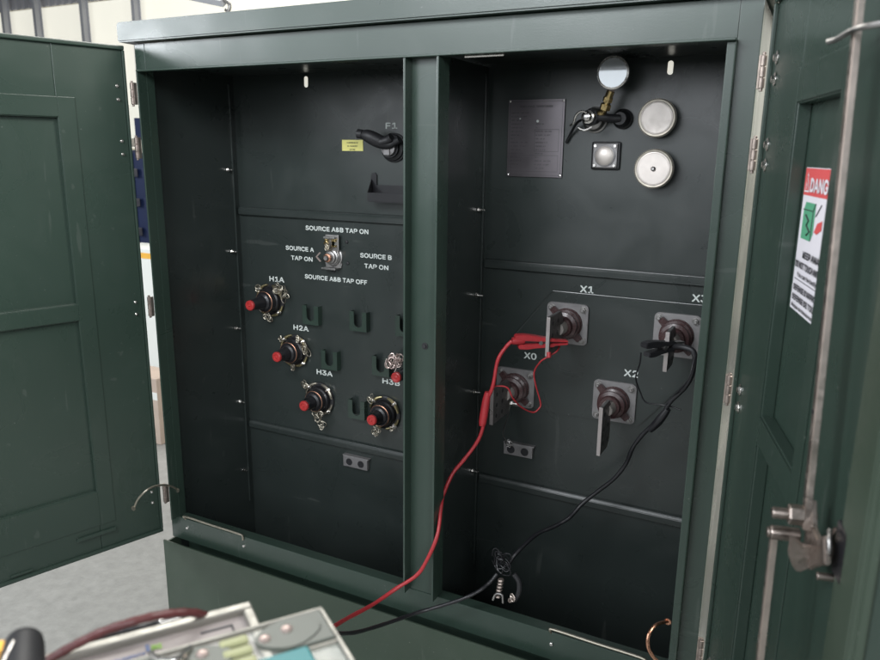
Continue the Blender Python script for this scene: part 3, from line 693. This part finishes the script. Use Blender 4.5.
# tangle of clip and springs at the bottom of the right compartment
t = thing('ground_clamp', at(505,585,.04), 'dark clamp tangled with wires at the bottom of the right compartment', 'clamp')
o0 = t.location
b = nb(); wire_knot(b, at(500,562,.06)-o0, .030, 9, 91, .0016); obj('wire_tangle', b, 'rubber', t)
b = nb(); 
for k in range(6): q = at(501-.6*k, 579+3.2*k, .03)-o0; lathe(b, q, (.1,0,-1), [(0,.007),(.004,.009),(.006,.006)], 14)
obj('spring', b, 'hingem', t)
b = nb(); wire_knot(b, at(512,598,.02)-o0, .013, 4, 95, .0022); obj('lug', b, 'latchm', t)
b = nb(); tube(b, [at(493,600,.02)-o0,at(496,594,.02)-o0,at(502,595,.02)-o0,at(503,603,.02)-o0], .003, 8); obj('hook', b, 'dullsteel', t)
b = nb(); tube(b, [at(514,574,.03)-o0,at(519,582,.03)-o0,at(519,592,.03)-o0,at(515,600,.03)-o0], .007, 10); obj('clamp_jaw', b, 'blackpl', t)
# bare neutral wire from X0 bar to its ground pad
b = nb(); tube(b, [at(510,406,.24),at(508,415,.26),at(505,425,.30),at(503,434,.35),at(506,440,.37),at(508,444,.375)], .0018, 8)
wire_knot(b, at(508,443,.372), .012, 5, 120, .0013)
tag(obj('bonding_wire', b, 'dullsteel'), 'thin bare wire tied from the X0 bar to the ground pad below it', 'wire')
b = nb(); q = at(511,403,.25); hexnut(b, q, (1,0,0), .008, .008, stud=.014); hexnut(b, q, (-1,0,0), .007, .006); tag(obj('bar_bolt', b, 'steel'), 'bright bolt and nut through the X0 bar', 'bolt')

# ================================================================== INSTRUMENT AND THINGS NEAREST THE CAMERA
A = V((1.358,-1.113,.75)); ang = math.atan2(-.140,-.100)        # local x runs along the far rim, local -y? -> toward viewer
T = thing('test_instrument', A, 'metal cased electrical test instrument with a pinkish panel, at the bottom left', 'instrument', rotz=ang)
# local x: along far rim (to the left in view); local +y: toward the viewer
LX, LY, H = .42, .30, .14
b = nb(); bx(b, (0,0,-H), (LX,LY,-.012), .004); obj('case', b, 'greypl', T)
b = nb()
bx(b, (-.004,-.004,-.012), (LX+.004,.008,.003), .002); bx(b, (-.004,LY-.008,-.012), (LX+.004,LY+.004,.003), .002)
bx(b, (-.004,.0083,-.012), (.006,LY-.0083,.003), .002); bx(b, (LX-.006,.0083,-.012), (LX+.004,LY-.0083,.003), .002)
obj('rim', b, 'casealu', T)
b = nb(); bx(b, (.0062,.0085,-.011), (LX-.0062,LY-.0085,-.004)); obj('top_panel', b, 'panel', T)
b = nb()
def face(b, x0,x1,y0,y1,mi=0): bx(b, (x0,y0,-.0040), (x1,y1,-.0034), 0, mi)
for (x0,x1,y0,y1) in ((.021,.050,.0185,.0215),(.019,.0209,.0185,.032),(.112,.30,.034,.037),(.109,.1119,.034,.10)): face(b, x0,x1,y0,y1)
obj('panel_frame_line', b, 'black_ink', T)
b = nb(); txt(b, 'RI', (.096,.026,-.0038), (-1,0,0), (0,-1,0), .013, 0, depth=.0006, bold=.04); obj('logo', b, 'lime_ink', T)
b = nb(); bx(b, (.0975,.0155,-.0038), (.1005,.026,-.0030)); txt(b, 'INSTRUMENTS', (.142,.030,-.0038), (-1,0,0), (0,-1,0), 0.0080, 0, depth=.0006, fit=.040, bold=.03); obj('maker_lettering', b, 'blue_ink', T)
b = nb()
for k in range(2): bx(b, (.062+.045*k,-.020,-.020), (.092+.045*k,-.0045,-.002), .003)
obj('lid_hinge', b, 'blackpl', T)
b = nb()
for k in range(2): cyl(b, (.064+.045*k,-.012,-.001), (1,0,0), .0032, .020, 12)
obj('hinge_pin', b, 'steel', T)
# cart under it
K = thing('equipment_cart', (1.42,-1.28,FZ), 'grey cart carrying the test instrument', 'cart', rotz=ang)
b = nb(); bx(b, (-.13,-.10,1.215), (.16,.10,1.228), .003); obj('cart_top', b, 'greypl', K)
for sx in (-.12,.145):
    for sy in (-.09,.085): b = nb(); cyl(b, (sx,sy,.06), (0,0,1), .010, 1.154, 12); cyl(b, (sx,sy-.01,.03), (0,1,0), .03, .02, 20); obj('cart_leg', b, 'dullsteel', K)
# red brown cable behind the panel rim
o = lead('instrument_cable', [atz(30,672,.74),atz(52,658,.752),atz(75,645,.762),atz(100,633,.770),atz(125,624,.776),atz(150,617,.776),atz(175,613,.770),atz(195,613,.760),atz(208,617,.745),atz(214,623,.72),atz(214,632,.68)], .0042, 'maroon', 'brownish red cable curving along the far rim of the test instrument')
lead('instrument_cable', [atz(35,672,.735),atz(62,655,.742),atz(90,641,.748),atz(118,632,.752),atz(140,627,.752),atz(160,623,.745),atz(172,622,.73)], .0022, 'rubber', 'thin black cable lying just under the brownish red one')
# black probe handle bottom left
t = thing('probe_handle', atz(20,650,.80), 'black plastic probe handle with a metal edge in the bottom left corner', 'handle')
o0 = t.location
b = nb(); q0 = atz(24,641,.80)-o0; q1 = atz(20,690,.80)-o0; d = (q1-q0)
lathe(b, q0, d, [(0,.009),(.001,.0135),(.003,.0150),(.010,.0160),(.05,.018),(.07,.018)], 28); obj('grip', b, 'blackpl', t)
b = nb(); tube(b, [atz(13,642,.815)-o0,atz(9,650,.815)-o0,atz(3,662,.815)-o0,atz(0,672,.815)-o0], .0017, 8); obj('metal_edge', b, 'steel', t)
b = nb(); q = atz(-2,655,.80)-o0; lathe(b, q, (0,0,1), [(0,.008),(.008,.008)], 16); obj('orange_ring', b, 'orange', t)
# clear plastic parts box on the instrument's right edge
K0 = atz(322,609,.79); ax = (atz(215,639,.79)-K0).normalized(); ang2 = math.atan2(ax.y, ax.x)
Bx = thing('clear_box', K0, 'clear plastic box with riveted grey clips and teal card inside, resting on the instrument', 'box', rotz=ang2)
W2, D2 = .30, .20
b = nb(); bx(b, (0,0,-.030), (W2,D2,-.001), .005); obj('shell', b, 'clear', Bx)
b = nb()
bx(b, (.0,.0,-.0012), (W2,.0035,.003), .001); bx(b, (.0,.0036,-.0012), (.0035,D2,.003), .001); bx(b, (.0036,.050,-.0010), (.045,.053,.002), .001)
obj('shell_edge', b, 'casealu', Bx)
b = nb()
def clipplate(cx, cy):
    pts = []
    for k in range(24):
        a = 2*PI*k/24; pts.append((cx+.030*math.cos(a)*(1-.25*math.sin(a)**2), cy+.021*math.sin(a)))
    prism(b, [(p[0],p[1],.0005) for p in pts], (0,0,.004), bev=.001)
clipplate(.040,.026)
bx(b, (.004,.004,-.0005), (.040,.048,.0035), .001)
clipplate(.118,.030); clipplate(.160,.024)
obj('clip_plate', b, 'greypl', Bx)
for x, y in ((.040,.021),(.061,.026),(.113,.022),(.137,.036)):
    b = nb(); lathe(b, (x,y,.0045), (0,0,1), [(0,.0052),(.0015,.0050),(.0028,.002)], 18); obj('rivet', b, 'pinkm', Bx)
for k in range(3):
    b = nb(); bx(b, (.073,.012+.015*k,.0), (.098,.022+.015*k,.006), .003); obj('yellow_rib', b, 'yel', Bx)
b = nb(); bx(b, (.030,.050,.0012), (.20,.13,.0045), .002); obj('teal_card', b, 'teal', Bx)
b = nb(); tube(b, [(.120,.010,.006),(.132,.024,.008),(.146,.020,.008),(.152,.006,.008)], .0025, 8); tube(b, [(.126,.030,.008),(.140,.042,.008),(.158,.030,.008)], .002, 8); obj('wire_bail', b, 'steel', Bx)

# ================================================================== SETTING
b = nb(); bx(b, (-30,-14,FZ-.1), (30,14,FZ)); o = obj('floor', b, 'floor'); o['kind'] = 'structure'
WY = 7.0
b = nb(); bx(b, (-22,WY,FZ), (14,WY+.2,7.5)); o = obj('wall_back', b, 'wallc'); tag(o, 'pale cream factory wall far behind the cabinet', 'wall')
# daylit sheeting bays between columns
pz = at(40,8,WY-.1).z
cols = [at(p,20,WY-.3).x for p in (3,35,82,134)]
step = (cols[3]-cols[0])/3
xs = [cols[0]-step*k for k in (3,2,1)] + cols + [cols[3]+step*k for k in (1,2,3,4,5,6)]
def setcol(i, x):
    b = nb(); w = .032
    bx(b, (-w,-.01,0), (w,.0,7.0-FZ)); bx(b, (-w,.10,0), (w,.11,7.0-FZ)); bx(b, (-.006,.0003,0), (.006,.0997,7.0-FZ))
    return b
desc = ['']*3 + ['at the very left edge of the photo','left of the middle of the left door top','above the right half of the left door','above the hinge side of the left door, beside the roof corner'] + ['']*6
for i, x in enumerate(xs):
    if i not in (3,4,5,6): continue
    cc = thing('steel_column', (x,WY-.30,FZ), 'grey steel wall column ' + desc[i], 'column', 'steel columns along the far wall')
    b = setcol(i, x); obj('column_profile', b, 'column', cc)
    b = nb(); bx(b, (-.14,-.05,0), (.14,.19,.02)); obj('foot_plate', b, 'column', cc)
b = nb(); bx(b, (-22,WY-.08,pz-2.2), (14,WY-.02,pz)); tag(obj('daylight_panel', b, 'lit'), 'long bright daylit translucent panel in the far wall', 'window')
b = nb(); n = 220
for k in range(n):
    x = -22+36*k/n; bx(b, (x,WY-.13,pz+.01), (x+.09,WY-.09,7.4)); 
bx(b, (-22,WY-.09,pz+.01), (14,WY-.085,7.4))
tag(obj('corrugated_sheeting', b, 'corr'), 'grey corrugated sheeting above the bright panel', 'sheeting')
# overhead beam with hook seen above the roof line
q0, q1 = at(160,1,2.5), at(224,5,2.5)
H_ = thing('overhead_beam', q1, 'grey overhead rail with a hook above the cabinet roof', 'beam')
b = nb(); tube(b, [(0,0,.02),(-.9,0,.22)], .035, 4, smooth=False); obj('rail', b, 'column', H_)
b = nb(); tube(b, [(0,0,.03),(.03,0,.02),(.05,0,-.01),(.035,0,-.04),(.012,0,-.03)], .012, 8); obj('hook', b, 'dullsteel', H_)
# blue rack, white carton and boards seen through the left hinge gap
q = at(138,200,2.4)
R_ = thing('blue_rack', (q.x-.10,2.4,FZ), 'dark blue storage rack seen through the gap beside the left door', 'rack')
zt = at(138,150,2.4).z-FZ; zb = at(138,248,2.4).z-FZ
for x in (0,.42): b = nb(); bx(b, (x,0,0), (x+.06,.06,zt), .003); obj('upright', b, 'blue', R_)
b = nb(); bx(b, (.062,.02,zb), (.418,.05,zt-.02)); obj('back_sheet', b, 'blue', R_)
b = nb(); 
for k in range(4): bx(b, (.07,-.05,zb+.1+.22*k), (.12,.0,zb+.16+.22*k), .004)
obj('bracket', b, 'dullsteel', R_)
za, zc = at(135,140,2.6).z, at(135,104,2.6).z; q = at(135,120,2.6)
t = thing('notice_board', (q.x,2.6,FZ), 'cream and blue notice on a post above the blue rack', 'board')
b = nb(); bx(b, (-.08,-.005,za-FZ), (.12,.01,zc-FZ)); bx(b, (.0,.0105,0), (.03,.03,zc-FZ)); obj('board', b, 'wallc', t)
b = nb(); bx(b, (.0,-.008,za-FZ), (.10,-.0055,(za+zc)/2-FZ+.03)); obj('blue_print', b, 'blue', t)
q = at(145,270,2.2); zt = at(145,245,2.2).z-FZ
t = thing('carton_stack', (q.x-.12,2.2,FZ), 'white carton with an orange strip, standing in front of the blue rack', 'carton')
b = nb(); bx(b, (0,-.15,.0), (.5,.1,zt), .006); obj('carton', b, 'whitebox', t)
b = nb(); bx(b, (.0,-.152,zt-.07), (.5,-.1503,zt-.03)); obj('orange_strip', b, 'orange', t)
q = at(152,380,1.6); zt = at(152,372,1.6).z-FZ
t = thing('cardboard_box', (q.x-.25,1.6,FZ), 'brown cardboard box low behind the left door hinge', 'box')
b = nb(); bx(b, (0,-.1,0), (.4,.1,zt), .006); obj('carton', b, 'card', t)
b = nb(); bx(b, (0,-.1015,zt-.14), (.4,-.1003,zt-.09)); obj('tape', b, 'whitebox', t)
# cream crate right of the open door, behind the cabinet
qa, qb = at(850,640,1.1), at(880,560,1.1)
t = thing('storage_crate', (qa.x-.05,1.1,FZ), 'cream storage crate with a lid, just visible past the edge of the right door', 'crate')
hh = qb.z-FZ+.25
b = nb(); bx(b, (0,0,.04), (.9,.5,hh-.205), .006); obj('crate_body', b, 'wallc', t)
b = nb(); bx(b, (-.01,-.012,hh-.2), (.91,.51,hh), .006); obj('lid', b, 'wallc', t)
b = nb(); bx(b, (.02,.02,0), (.88,.48,.039)); obj('skid', b, 'column', t)

# ================================================================== LIGHT
w = bpy.data.worlds.new('World'); scn.world = w; w.use_nodes = True
bg = w.node_tree.nodes['Background']; bg.inputs[0].default_value = (.80,.88,1,1); bg.inputs[1].default_value = .045
def area(name, loc, target, sx, sy, power, col=(1,1,1)):
    l = bpy.data.lights.new(name, 'AREA'); l.shape = 'RECTANGLE'; l.size = sx; l.size_y = sy; l.energy = power; l.color = col
    o = bpy.data.objects.new(name, l); COL.objects.link(o); o.location = loc
    o.rotation_euler = (V(target)-V(loc)).to_track_quat('-Z','Y').to_euler(); return o
area('window_light', (-1.2,-6.5,2.75), (-1.2,0,2.75), 11.0, 3.1, 370, (.90,.95,1))
area('window_light_left', (-4.9,-3.6,2.2), (1.2,0,1.0), 1.9, 1.5, 220, (.92,.96,1))
area('window_light_right', (4.6,-4.2,3.0), (.4,0,.9), 1.6, 1.4, 150, (.94,.97,1))
area('fill_light_near', (.55,-1.9,2.35), (.5,.2,1.35), 1.1, .5, 42, (.93,.96,1))  # added fill that brightens the upper front and interior of the cabinet
area('ceiling_lamp_far', (-3,3.2,5.5), (-2.5,2.2,0), 4, 3, 330, (1,.98,.93))
area('fill_light_right', (3.6,.6,3.6), (2.4,1.6,0), 1.6, 1.6, 260, (1,.98,.93))  # added fill for the floor and wall behind, right of the cabinet

# ================================================================== CAMERA / RENDER
cd = bpy.data.cameras.new('Camera'); cam = bpy.data.objects.new('Camera', cd); COL.objects.link(cam)
Rm = Matrix((RX, -RY, -RZ)).transposed().to_4x4(); cam.matrix_world = Matrix.Translation(CAM) @ Rm
cd.sensor_fit = 'HORIZONTAL'; cd.sensor_width = 36; cd.lens = FPX/880*36; cd.clip_start = .02; cd.clip_end = 200
cd.dof.use_dof = True; cd.dof.focus_distance = 2.15; cd.dof.aperture_fstop = 5.5
scn.camera = cam
scn.render.engine = 'CYCLES'
scn.view_settings.view_transform = 'Standard'; scn.view_settings.look = 'None'; scn.view_settings.exposure = 0; scn.view_settings.gamma = 1
scn.render.resolution_x = 1024; scn.render.resolution_y = 768
